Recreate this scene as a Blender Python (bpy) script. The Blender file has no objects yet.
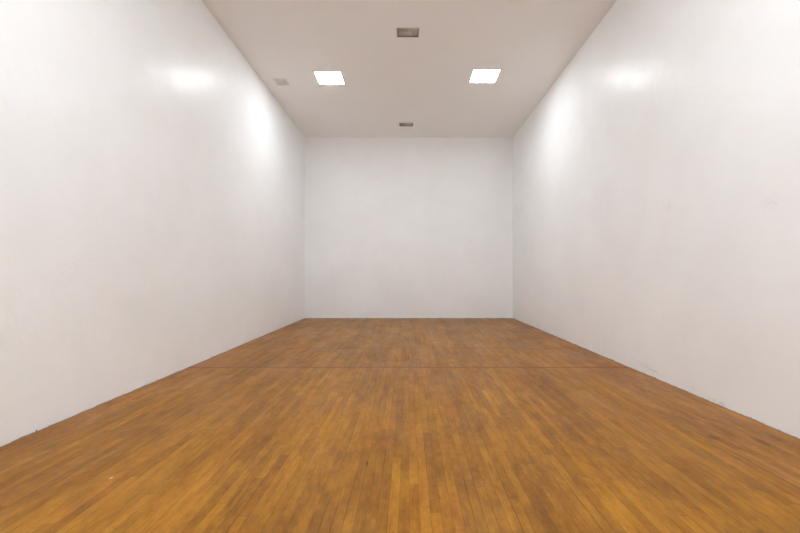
import bpy, bmesh, math, random
from mathutils import Vector, Matrix

random.seed(4)
sc = bpy.context.scene
C = sc.collection

# ---------------------------------------------------------------- room sizes
XL, XR = -3.092, 3.008          # side walls
YF, YB = 11.45, -0.74           # front wall, back wall behind the camera
H = 5.307                       # ceiling height
EYE = 1.286


# ---------------------------------------------------------------- helpers
def add_box(bm, x0, x1, y0, y1, z0, z1):
    v = [bm.verts.new(p) for p in ((x0, y0, z0), (x1, y0, z0), (x1, y1, z0), (x0, y1, z0),
                                   (x0, y0, z1), (x1, y0, z1), (x1, y1, z1), (x0, y1, z1))]
    for f in ((0, 3, 2, 1), (4, 5, 6, 7), (0, 1, 5, 4), (1, 2, 6, 5), (2, 3, 7, 6), (3, 0, 4, 7)):
        bm.faces.new([v[i] for i in f])
    return v


def obj(name, bm, mat, parent=None):
    bmesh.ops.recalc_face_normals(bm, faces=bm.faces[:])
    me = bpy.data.meshes.new(name)
    bm.to_mesh(me)
    bm.free()
    me.materials.append(mat)
    o = bpy.data.objects.new(name, me)
    C.objects.link(o)
    if parent:
        o.parent = parent
    return o


def struct(name, bm, mat):
    o = obj(name, bm, mat)
    o['kind'] = 'structure'
    return o


def thing(name, label, cat, loc, group=None):
    o = bpy.data.objects.new(name, None)
    C.objects.link(o)
    o.empty_display_size = 0.1
    o.location = loc
    o['label'] = label
    o['category'] = cat
    if group:
        o['group'] = group
    return o


def dup(root, loc, label):
    r = root.copy()
    C.objects.link(r)
    r.location = loc
    r['label'] = label
    for ch in list(root.children):
        c = ch.copy()
        C.objects.link(c)
        c.parent = r
        for g in ch.children:
            d = g.copy()
            C.objects.link(d)
            d.parent = c
    return r


class NT:
    """small shader-graph builder"""
    def __init__(self, name):
        self.m = bpy.data.materials.new(name)
        self.m.use_nodes = True
        self.t = self.m.node_tree
        self.b = self.t.nodes['Principled BSDF']

    def n(self, kind, **kw):
        nd = self.t.nodes.new(kind)
        for k, v in kw.items():
            setattr(nd, k, v)
        return nd

    def put(self, sock, v):
        if isinstance(v, bpy.types.NodeSocket):
            self.t.links.new(v, sock)
        elif v is not None:
            sock.default_value = v

    def math(self, op, a, b=None, c=None, clamp=False):
        nd = self.n('ShaderNodeMath', operation=op, use_clamp=clamp)
        self.put(nd.inputs[0], a)
        self.put(nd.inputs[1], b)
        self.put(nd.inputs[2], c)
        return nd.outputs[0]

    def comb(self, x, y, z=0.0):
        nd = self.n('ShaderNodeCombineXYZ')
        self.put(nd.inputs[0], x)
        self.put(nd.inputs[1], y)
        self.put(nd.inputs[2], z)
        return nd.outputs[0]

    def pos(self):
        nd = self.n('ShaderNodeTexCoord')
        s = self.n('ShaderNodeSeparateXYZ')
        self.t.links.new(nd.outputs['Object'], s.inputs[0])
        return nd.outputs['Object'], s.outputs[0], s.outputs[1], s.outputs[2]

    def noise(self, vec, scale, detail=2.0, rough=0.5):
        nd = self.n('ShaderNodeTexNoise')
        self.put(nd.inputs['Vector'], vec)
        nd.inputs['Scale'].default_value = scale
        nd.inputs['Detail'].default_value = detail
        nd.inputs['Roughness'].default_value = rough
        return nd.outputs[0]

    def white(self, vec):
        nd = self.n('ShaderNodeTexWhiteNoise', noise_dimensions='3D')
        self.put(nd.inputs['Vector'], vec)
        return nd.outputs['Value']

    def smooth(self, v, a, b, lo=0.0, hi=1.0):
        nd = self.n('ShaderNodeMapRange', interpolation_type='SMOOTHSTEP')
        self.put(nd.inputs[0], v)
        nd.inputs[1].default_value = a
        nd.inputs[2].default_value = b
        nd.inputs[3].default_value = lo
        nd.inputs[4].default_value = hi
        return nd.outputs[0]

    def ramp(self, v, stops):
        nd = self.n('ShaderNodeValToRGB')
        self.put(nd.inputs[0], v)
        e = nd.color_ramp.elements
        while len(e) < len(stops):
            e.new(0.5)
        for i, (p, c) in enumerate(stops):
            e[i].position = p
            e[i].color = (*c, 1)
        return nd.outputs[0]

    def mix(self, f, a, b, mode='MIX'):
        nd = self.n('ShaderNodeMix', data_type='RGBA', blend_type=mode)
        self.put(nd.inputs[0], f)
        self.put(nd.inputs[6], a if isinstance(a, bpy.types.NodeSocket) else (*a, 1))
        self.put(nd.inputs[7], b if isinstance(b, bpy.types.NodeSocket) else (*b, 1))
        return nd.outputs[2]

    def blot(self, a, b, ca, cb, ra, rb, ang=0.0, soft=0.6):
        """soft elliptical mark centred at (ca, cb) of the two coordinates"""
        da = self.math('SUBTRACT', a, ca)
        db = self.math('SUBTRACT', b, cb)
        c, s = math.cos(ang), math.sin(ang)
        u = self.math('ADD', self.math('MULTIPLY', da, c), self.math('MULTIPLY', db, s))
        w = self.math('SUBTRACT', self.math('MULTIPLY', db, c), self.math('MULTIPLY', da, s))
        u = self.math('DIVIDE', u, ra)
        w = self.math('DIVIDE', w, rb)
        d = self.math('SQRT', self.math('ADD', self.math('MULTIPLY', u, u), self.math('MULTIPLY', w, w)))
        return self.smooth(d, 1 - soft, 1.0, 1.0, 0.0)

    def bump(self, h, dist, strength=1.0, prev=None):
        nd = self.n('ShaderNodeBump')
        nd.inputs['Strength'].default_value = strength
        nd.inputs['Distance'].default_value = dist
        self.put(nd.inputs['Height'], h)
        if prev is not None:
            self.put(nd.inputs['Normal'], prev)
        return nd.outputs[0]


# ---------------------------------------------------------------- materials
def wall_material(name, base, rough, along, marks=(), seed=0.0, bump=1.0):
    """satin white enamel over hand-trowelled plaster; along = 'x' or 'y', the wall's run"""
    g = NT(name)
    P, x, y, z = g.pos()
    a = y if along == 'y' else x
    sd = g.comb(g.math('ADD', a, seed), z, seed)
    # faint patches of older and newer paint
    big = g.noise(sd, 0.9, 3.0, 0.55)
    col = g.ramp(big, [(0.30, tuple(c * 0.972 for c in base)), (0.70, tuple(min(1, c * 1.02) for c in base))])
    tint = g.noise(g.comb(g.math('ADD', a, 31.0 + seed), z, 3.0), 2.3, 2.0)
    col = g.mix(g.smooth(tint, 0.45, 0.75, 0.0, 0.35), col, (base[0] * 0.985, base[1] * 0.955, base[2] * 0.935))
    # ragged dark edge where the plaster meets the boards
    edge = g.noise(g.comb(g.math('MULTIPLY', a, 2.5), seed), 2.0, 3.0, 0.7)
    lim = g.math('MULTIPLY', g.math('SUBTRACT', edge, 0.46, clamp=True), 0.05)
    foot_line = g.math('LESS_THAN', z, lim)
    col = g.mix(g.math('MULTIPLY', foot_line, 0.75), col, (0.20, 0.13, 0.07))
    # scuffs, and grey colour standing in for paint wrinkles low on the right wall
    for (ca, cb, ra, rb, ang, amt) in marks:
        w = g.noise(g.comb(g.math('MULTIPLY', a, 9.0), g.math('MULTIPLY', z, 16.0)), 2.0, 3.0, 0.7)
        m = g.math('MULTIPLY', g.blot(a, z, ca, cb, ra, rb, ang, 0.9), g.smooth(w, 0.42, 0.6))
        col = g.mix(g.math('MULTIPLY', m, amt), col, (0.42, 0.39, 0.36))
    g.put(g.b.inputs['Base Color'], col)
    g.b.inputs['Specular IOR Level'].default_value = 0.17
    rn = g.noise(g.comb(g.math('ADD', a, 7.0), z, seed), 3.0, 2.0)
    g.put(g.b.inputs['Roughness'], g.smooth(rn, 0.3, 0.7, rough, rough + 0.05))
    # trowel ripples, longer upward than along the wall
    rip = g.noise(g.comb(g.math('MULTIPLY', a, 5.0), g.math('MULTIPLY', z, 2.6), seed), 1.0, 2.0, 0.5)
    fine = g.noise(g.comb(g.math('MULTIPLY', a, 30.0), g.math('MULTIPLY', z, 14.0), seed), 1.0, 2.0, 0.5)
    low = g.smooth(z, 0.0, 0.35, 1.0, 0.0)
    wr = g.math('MULTIPLY', g.noise(g.comb(g.math('MULTIPLY', a, 2.2), g.math('MULTIPLY', z, 9.0), seed), 1.0, 3.0), low)
    n1 = g.bump(rip, 0.0065 * bump)
    n2 = g.bump(fine, 0.0012 * bump, 1.0, n1)
    n3 = g.bump(wr, 0.006 * bump, 1.0, n2)
    g.put(g.b.inputs['Normal'], n3)
    return g.m


WHITE = (0.895, 0.91, 0.915)
m_left = wall_material('white_enamel_left', WHITE, 0.31, 'y', seed=2.0,
                       marks=[(3.6, 1.35, 0.5, 0.25, 0.3, 0.05), (4.3, 0.95, 0.4, 0.2, -0.4, 0.04)])
m_right = wall_material('white_enamel_right', WHITE, 0.31, 'y', seed=9.0,
                        marks=[(5.0, 0.10, 0.45, 0.035, 0.12, 0.30), (3.88, 0.03, 0.25, 0.03, 0.05, 0.35),
                               (4.6, 2.1, 0.15, 0.10, 0.5, 0.10), (3.3, 1.9, 0.12, 0.12, 0.0, 0.12)])
m_front = wall_material('white_enamel_front', WHITE, 0.42, 'x', seed=17.0, bump=0.7)
m_back = wall_material('white_enamel_back', WHITE, 0.42, 'x', seed=23.0)

g = NT('ceiling_paint')
P, x, y, z = g.pos()
cn = g.noise(g.comb(x, y, 0.0), 0.8, 3.0)
g.put(g.b.inputs['Base Color'], g.ramp(cn, [(0.3, (0.905, 0.90, 0.89)), (0.7, (0.925, 0.92, 0.91))]))
g.b.inputs['Roughness'].default_value = 0.7
g.put(g.b.inputs['Normal'], g.bump(g.noise(P, 60.0, 3.0), 0.001))
m_ceil = g.m


def floor_material():
    g = NT('strip_wood_floor')
    P, x, y, z = g.pos()
    W = 0.057
    # strips run from the camera to the front wall
    u = g.math('DIVIDE', g.math('ADD', x, 40.0), W)
    colid = g.math('FLOOR', u)
    r1 = g.white(g.comb(colid, 3.3, 1.0))
    r2 = g.white(g.comb(colid, 8.1, 2.0))
    L = g.math('ADD', g.math('MULTIPLY', r1, 0.75), 0.50)
    v = g.math('ADD', g.math('DIVIDE', g.math('ADD', y, 20.0), L), g.math('MULTIPLY', r2, 7.0))
    rowid = g.math('FLOOR', v)
    rnd = g.white(g.comb(colid, rowid, 5.0))
    rnd2 = g.white(g.comb(colid, rowid, 11.0))
    # neighbouring strips come from the same batch: a coarser tone that changes in patches
    patch = g.noise(g.comb(g.math('MULTIPLY', x, 1.6), g.math('MULTIPLY', y, 0.75)), 1.0, 3.0, 0.55)
    # grain drawn out along each strip
    gr = g.noise(g.comb(g.math('MULTIPLY', x, 95.0), g.math('ADD', g.math('MULTIPLY', y, 4.5),
                 g.math('MULTIPLY', rnd, 50.0)), g.math('MULTIPLY', rnd2, 20.0)), 1.0, 3.0, 0.6)
    cloud = g.noise(g.comb(g.math('MULTIPLY', x, 12.0), g.math('MULTIPLY', y, 4.0),
                    g.math('MULTIPLY', colid, 0.35)), 1.0, 5.0, 0.68)
    fleck = g.noise(g.comb(g.math('MULTIPLY', x, 38.0), g.math('MULTIPLY', y, 17.0),
                    g.math('MULTIPLY', rnd, 9.0)), 1.0, 4.0, 0.65)
    t = g.math('MULTIPLY', rnd, 0.15)
    t = g.math('ADD', t, g.math('MULTIPLY', patch, 0.50))
    t = g.math('ADD', t, g.math('MULTIPLY', cloud, 0.60))
    t = g.math('ADD', t, g.math('MULTIPLY', gr, 0.16))
    t = g.math('ADD', t, g.math('MULTIPLY', g.math('SUBTRACT', fleck, 0.5), 0.30))
    t = g.math('SUBTRACT', t, 0.215)
    t = g.math('ADD', g.math('MULTIPLY', g.math('SUBTRACT', t, 0.5), 1.18), 0.5)
    col = g.ramp(t, [(0.15, FL[0]), (0.42, FL[1]), (0.62, FL[2]), (0.90, FL[3])])
    # some strips redder, some yellower
    hue = g.noise(g.comb(g.math('MULTIPLY', x, 2.0), g.math('MULTIPLY', y, 0.9), 9.0), 1.0, 2.0)
    hh = g.math('ADD', g.math('MULTIPLY', rnd2, 0.35), g.math('MULTIPLY', hue, 0.65))
    col = g.mix(g.smooth(hh, 0.50, 0.80, 0.0, 0.60), col, (1.10, 0.93, 0.98), 'MULTIPLY')
    col = g.mix(g.smooth(hh, 0.42, 0.20, 0.0, 0.55), col, (1.02, 1.03, 0.75), 'MULTIPLY')
    # less worn, pinker strips beside both walls
    wob = g.math('MULTIPLY', g.math('SUBTRACT', patch, 0.5), 0.10)
    xx = g.math('ADD', x, wob)
    er = g.smooth(xx, 2.27, 2.33)
    el = g.smooth(xx, -2.78, -2.84)
    col = g.mix(er, col, FP, 'MULTIPLY')
    col = g.mix(el, col, FP, 'MULTIPLY')
    # seams between strips and butt joints
    fu = g.math('FRACT', u)
    du = g.math('MULTIPLY', g.math('MINIMUM', fu, g.math('SUBTRACT', 1.0, fu)), W)
    fv = g.math('FRACT', v)
    dv = g.math('MULTIPLY', g.math('MINIMUM', fv, g.math('SUBTRACT', 1.0, fv)), L)
    openn = g.noise(g.comb(g.math('MULTIPLY', x, 6.0), g.math('MULTIPLY', y, 1.1), 4.0), 1.0, 2.0)
    wid = g.smooth(openn, 0.35, 0.75, 0.0004, 0.0022)
    s1 = g.math('LESS_THAN', du, wid)
    s2 = g.math('LESS_THAN', dv, g.math('MULTIPLY', wid, 0.9))
    seam = g.math('MAXIMUM', s1, s2)
    col = g.mix(g.math('MULTIPLY', seam, 0.75), col, (0.045, 0.018, 0.006))
    # the long open joint a little left of the middle, and the one beside the right-hand margin
    dr = g.math('ABSOLUTE', g.math('SUBTRACT', x, 2.30))
    col = g.mix(g.math('MULTIPLY', g.math('LESS_THAN', dr, 0.004), 0.55), col, (0.05, 0.02, 0.008))
    # knots, drag marks and a fleck of paint
    marks = [(0.133, 2.247, 0.010, 0.007, (0.02, 0.008, 0.003), 0.9),
             (2.345, 3.075, 0.045, 0.070, (0.06, 0.022, 0.008), 0.60),
             (2.66, 3.02, 0.03, 0.14, (0.06, 0.024, 0.008), 0.55),
             (-1.925, 2.470, 0.012, 0.020, (0.70, 0.60, 0.45), 0.7),
             (-0.33, 2.66, 0.010, 0.06, (0.03, 0.012, 0.004), 0.75),
             (0.50, 2.62, 0.012, 0.10, (0.03, 0.012, 0.004), 0.35),
             (-1.05, 2.25, 0.014, 0.20, (0.05, 0.02, 0.006), 0.40),
             (-0.34, 3.9, 0.02, 0.25, (0.07, 0.03, 0.01), 0.35)]
    for (cx, cy, rx, ry, mc, amt) in marks:
        m = g.blot(x, y, cx, cy, rx, ry, 0.0, 0.7)
        col = g.mix(g.math('MULTIPLY', m, amt), col, mc)
    kn = g.n('ShaderNodeTexVoronoi')
    kn.inputs['Scale'].default_value = 1.6
    g.put(kn.inputs['Vector'], g.comb(x, g.math('MULTIPLY', y, 0.8)))
    col = g.mix(g.smooth(kn.outputs['Distance'], 0.006, 0.018, 0.55, 0.0), col, (0.05, 0.02, 0.007))
    # worn court lines, painted across the boards 15 ft and 20 ft from the front wall
    for (cy, hw, amt, lo, hi) in ((YF - 4.66, 0.034, 0.85, 0.40, 0.60), (YF - 6.05, 0.029, 0.90, 0.20, 0.45)):
        d = g.math('ABSOLUTE', g.math('SUBTRACT', y, cy))
        on = g.math('LESS_THAN', d, hw)
        worn = g.noise(g.comb(g.math('MULTIPLY', x, 1.6), cy), 1.3, 4.0, 0.6)
        f = g.math('MULTIPLY', on, g.smooth(worn, lo, hi, amt * 0.35, amt))
        col = g.mix(f, col, (0.20, 0.032, 0.006))
    g.put(g.b.inputs['Base Color'], col)
    rr = g.noise(g.comb(g.math('MULTIPLY', x, 3.0), g.math('MULTIPLY', y, 1.2), 2.0), 1.0, 3.0)
    g.put(g.b.inputs['Roughness'], g.smooth(rr, 0.3, 0.7, 0.33, 0.42))
    g.b.inputs['Specular IOR Level'].default_value = 0.18
    hgt = g.math('ADD', g.math('MULTIPLY', gr, 0.3), g.math('MULTIPLY', g.math('SUBTRACT', 1.0, seam), 1.0))
    g.put(g.b.inputs['Normal'], g.bump(hgt, 0.0006, 0.5))
    return g.m


FL = [(0.120, 0.044, 0.002), (0.242, 0.096, 0.005), (0.350, 0.149, 0.008), (0.490, 0.238, 0.028)]
FP = (1.07, 1.05, 2.3)
m_floor = floor_material()


def plain(name, col, rough=0.5, metal=0.0, nscale=8.0, amount=0.06):
    g = NT(name)
    P, x, y, z = g.pos()
    n = g.noise(P, nscale, 3.0)
    lo = tuple(c * (1 - amount) for c in col)
    hi = tuple(min(1, c * (1 + amount)) for c in col)
    g.put(g.b.inputs['Base Color'], g.ramp(n, [(0.3, lo), (0.7, hi)]))
    g.b.inputs['Roughness'].default_value = rough
    g.b.inputs['Metallic'].default_value = metal
    return g.m


m_sub_gap_shade = plain('dark_subfloor_and_gap_shade', (0.035, 0.022, 0.014), 0.9)  # also colours the ring that darkens the vent edges
m_trim = plain('light_trim_paint', (0.72, 0.70, 0.67), 0.4)
m_duct = plain('galvanised_duct', (0.78, 0.75, 0.70), 0.5, 0.0, 9.0, 0.25)
m_blade = plain('grey_grille_metal', (0.70, 0.68, 0.64), 0.45, 0.0, 12.0, 0.12)
m_regf = plain('pale_register_paint', (0.86, 0.85, 0.82), 0.5)
m_regb = plain('pale_register_back', (0.80, 0.79, 0.75), 0.6)
m_wood = plain('splinter_wood', (0.10, 0.055, 0.03), 0.7, 0.0, 60.0, 0.3)

LIGHT = 15.5
g = NT('lit_diffuser')
g.b.inputs['Base Color'].default_value = (0.9, 0.9, 0.9, 1)
g.b.inputs['Roughness'].default_value = 0.5
g.b.inputs['Emission Color'].default_value = (0.885, 0.945, 1.0, 1)
g.b.inputs['Emission Strength'].default_value = LIGHT
m_lamp = g.m

# ---------------------------------------------------------------- the setting
T = 0.15
GAP = 0.012


def wall(name, x0, x1, y0, y1, mat):
    bm = bmesh.new()
    add_box(bm, x0, x1, y0, y1, -0.06, H + 0.30)
    return struct(name, bm, mat)


wall('wall_left', XL - T, XL, YB - T, YF + T, m_left)
wall('wall_right', XR, XR + T, YB - T, YF + T, m_right)
wall('wall_front', XL, XR, YF, YF + T, m_front)
wall('wall_back', XL, XR, YB - T, YB, m_back)

bm = bmesh.new()
add_box(bm, XL + GAP, XR - GAP, YB + GAP, YF - GAP, -0.022, 0.0)
struct('floor', bm, m_floor)
bm = bmesh.new()
add_box(bm, XL, XR, YB, YF, -0.06, -0.022)
struct('floor_subfloor', bm, m_sub_gap_shade)

# openings in the ceiling for panel lights and vents: centre x, centre y, half x, half y
LX = (-1.645, 1.522)
ROWS = (7.985, 2.15, 0.30)  # last two rows are unseen, added to light the near part of the court
LH = 0.285
DROP = 0.007                    # how far the moulded diffuser stands below the ceiling face
lights = [(lx, ly) for ly in ROWS for lx in LX]
lights[0] = (-1.662, 8.015)
lights[1] = (1.495, 7.935)
VENTS = [(-0.060, 6.506), (-0.111, 10.50)]
VHX, VHY = 0.190, 0.132
REG = (-2.70, 8.175)
RH = 0.145
holes = [(a, b, LH, LH) for a, b in lights] + [(a, b, VHX, VHY) for a, b in VENTS] + [(REG[0], REG[1], RH - 0.02, RH - 0.02)]
xs = sorted({XL, XR} | {h[0] - h[2] for h in holes} | {h[0] + h[2] for h in holes})
ys = sorted({YB, YF} | {h[1] - h[3] for h in holes} | {h[1] + h[3] for h in holes})
bm = bmesh.new()
grid = {}


def gv(i, j, z):
    k = (i, j, z)
    if k not in grid:
        grid[k] = bm.verts.new((xs[i], ys[j], z))
    return grid[k]


solid = {}
for i in range(len(xs) - 1):
    for j in range(len(ys) - 1):
        cx, cy = (xs[i] + xs[i + 1]) / 2, (ys[j] + ys[j + 1]) / 2
        solid[i, j] = not any(abs(cx - h[0]) < h[2] and abs(cy - h[1]) < h[3] for h in holes)
Z0, Z1 = H, H + 0.03
for (i, j), s in solid.items():
    if not s:
        continue
    bm.faces.new([gv(i, j, Z0), gv(i, j + 1, Z0), gv(i + 1, j + 1, Z0), gv(i + 1, j, Z0)])
    bm.faces.new([gv(i, j, Z1), gv(i + 1, j, Z1), gv(i + 1, j + 1, Z1), gv(i, j + 1, Z1)])
    for (di, dj, a, b) in ((-1, 0, (i, j), (i, j + 1)), (1, 0, (i + 1, j), (i + 1, j + 1)),
                           (0, -1, (i, j), (i + 1, j)), (0, 1, (i, j + 1), (i + 1, j + 1))):
        if not solid.get((i + di, j + dj), False):
            bm.faces.new([gv(*a, Z0), gv(*b, Z0), gv(*b, Z1), gv(*a, Z1)])
struct('ceiling', bm, m_ceil)
bm = bmesh.new()
add_box(bm, XL, XR, YB, YF, H + 0.26, H + 0.30)
struct('ceiling_deck', bm, m_ceil)


# ---------------------------------------------------------------- panel lights
def ring(bm, hx, hy, ihx, ihy, z0, z1):
    add_box(bm, -hx, hx, -hy, -ihy, z0, z1)
    add_box(bm, -hx, hx, ihy, hy, z0, z1)
    add_box(bm, -hx, -ihx, -ihy, ihy, z0, z1)
    add_box(bm, ihx, hx, -ihy, ihy, z0, z1)


def pan(bm, hx, hy, z0, z1, t=0.003):
    """open-bottomed sheet metal box"""
    ring(bm, hx, hy, hx - t, hy - t, z0, z1)
    add_box(bm, -hx, hx, -hy, hy, z1, z1 + t)


names = ['square white panel light glowing in the ceiling, left of the pair nearest the front wall',
         'square white panel light glowing in the ceiling, right of the pair nearest the front wall',
         'added unseen square ceiling panel light of the middle row, beside the left wall',
         'added unseen square ceiling panel light of the middle row, beside the right wall',
         'added unseen square ceiling panel light of the row nearest the back wall, left wall side',
         'added unseen square ceiling panel light of the row nearest the back wall, right wall side']
lamp = thing('ceiling_light', names[0], 'light', (lights[0][0], lights[0][1], H), 'square panel lights in the ceiling')
bm = bmesh.new()
ring(bm, LH - 0.001, LH - 0.001, 0.254, 0.245, -0.003, 0.012)
ob = obj('frame', bm, m_trim, lamp)
bm = bmesh.new()
vv = add_box(bm, -0.253, 0.253, -0.244, 0.244, -DROP, 0.010)
for v in vv[:4]:
    v.co.x *= 0.975
    v.co.y *= 0.975
obj('diffuser', bm, m_lamp, lamp)
bm = bmesh.new()
pan(bm, LH - 0.002, LH - 0.002, 0.0125, 0.12)
obj('housing', bm, m_trim, lamp)
for k in range(1, 6):
    dup(lamp, (lights[k][0], lights[k][1], H), names[k])

# ---------------------------------------------------------------- grey vents
vent = thing('ceiling_vent', 'grey metal air vent in the ceiling, between and nearer than the two lights',
             'vent', (VENTS[0][0], VENTS[0][1], H), 'grey air vents along the middle of the ceiling')
bm = bmesh.new()
pan(bm, VHX - 0.002, VHY - 0.002, 0.012, 0.055)
obj('duct', bm, m_duct, vent)
bm = bmesh.new()
ring(bm, VHX - 0.001, VHY - 0.001, VHX - 0.014, VHY - 0.012, 0.000, 0.011)
obj('frame', bm, m_blade, vent)
bm = bmesh.new()
ring(bm, VHX - 0.014, VHY - 0.012, VHX - 0.022, VHY - 0.018, 0.003, 0.011)
obj('edge_gap_shade', bm, m_sub_gap_shade, vent)  # dark ring put in for the shade of the gap round the grille
nb = 11
for k in range(nb):
    bx = -VHX + 0.034 + (2 * VHX - 0.068) * k / (nb - 1)
    bm = bmesh.new()
    vs = add_box(bm, -0.0012, 0.0012, -VHY + 0.013, VHY - 0.013, -0.011, 0.011)
    bmesh.ops.rotate(bm, verts=bm.verts[:], cent=(0, 0, 0), matrix=Matrix.Rotation(math.radians(-38 if k < nb * 0.5 else 38), 3, 'Y'))
    bmesh.ops.translate(bm, verts=bm.verts[:], vec=(bx, 0, 0.022))
    obj('blade', bm, m_blade, vent)
bm = bmesh.new()
add_box(bm, -VHX + 0.005, VHX - 0.005, -0.0015, 0.0015, 0.034, 0.050)
obj('cross_bar', bm, m_blade, vent)
dup(vent, (VENTS[1][0], VENTS[1][1], H), 'small grey metal air vent in the ceiling close to the front wall')

# ---------------------------------------------------------------- pale register
reg = thing('ceiling_register', 'pale square louvred air register in the ceiling beside the left wall', 'vent', (REG[0], REG[1], H))
bm = bmesh.new()
ring(bm, RH, RH, RH - 0.026, RH - 0.026, -0.006, -0.0005)
add_box(bm, -0.008, 0.008, -RH + 0.026, RH - 0.026, -0.006, -0.0005)
obj('frame', bm, m_regf, reg)
for s in (-1, 1):
    for k in range(9):
        yy = -RH + 0.040 + (2 * RH - 0.080) * k / 8
        bm = bmesh.new()
        add_box(bm, -(RH - 0.034) / 2, (RH - 0.034) / 2, -0.0115, 0.0115, -0.001, 0.001)
        bmesh.ops.rotate(bm, verts=bm.verts[:], cent=(0, 0, 0), matrix=Matrix.Rotation(math.radians(10), 3, 'X'))
        bmesh.ops.translate(bm, verts=bm.verts[:], vec=(s * (RH - 0.018) / 2, yy, 0.006))
        obj('louvre', bm, m_regf, reg)
bm = bmesh.new()
pan(bm, RH - 0.022, RH - 0.022, 0.001, 0.028)
obj('housing', bm, m_regb, reg)

# ---------------------------------------------------------------- splinter by the left wall
bm = bmesh.new()
pts = [Vector((0.000, 0.000, 0.0005)), Vector((0.003, 0.008, 0.012)), Vector((-0.002, 0.016, 0.021)), Vector((0.012, 0.020, 0.030))]
rad = [0.0035, 0.0042, 0.003, 0.0010]
rings = []
for p, r in zip(pts, rad):
    rings.append([bm.verts.new(p + Vector((r * 0.8 * math.cos(t), r * math.sin(t), r * 0.35 * math.sin(t + 1)))) for t in
                  [2 * math.pi * q / 6 for q in range(6)]])
for a, b in zip(rings, rings[1:]):
    for q in range(6):
        bm.faces.new([a[q], a[(q + 1) % 6], b[(q + 1) % 6], b[q]])
bm.faces.new(rings[0])
bm.faces.new(rings[-1])
sp = obj('wood_splinter', bm, m_wood)
sp.location = (XL + 0.020, 3.165, 0.001)
sp['label'] = 'tiny dark wood splinter standing on the floor edge against the left wall'
sp['category'] = 'splinter'

# ---------------------------------------------------------------- camera and view
cd = bpy.data.cameras.new('camera')
cam = bpy.data.objects.new('camera', cd)
C.objects.link(cam)
cam.location = (-0.047, 0, EYE)
cam.rotation_euler = (math.radians(90), 0, 0)
cd.sensor_width = 36.0
cd.lens = 36.0 * 391.0 / 800.0
cd.shift_x = -8.6 / 800.0
cd.shift_y = 7.8 / 800.0
cd.clip_start = 0.02
sc.camera = cam

w = bpy.data.worlds.new('world')
sc.world = w
w.use_nodes = True
w.node_tree.nodes['Background'].inputs[0].default_value = (0.02, 0.02, 0.02, 1)

sc.view_settings.view_transform = 'Standard'
sc.view_settings.look = 'None'
sc.view_settings.gamma = 1.0
sc.view_settings.use_curve_mapping = False
sc.view_settings.exposure = 1.98
sc.cycles.max_bounces = 16
sc.cycles.diffuse_bounces = 12
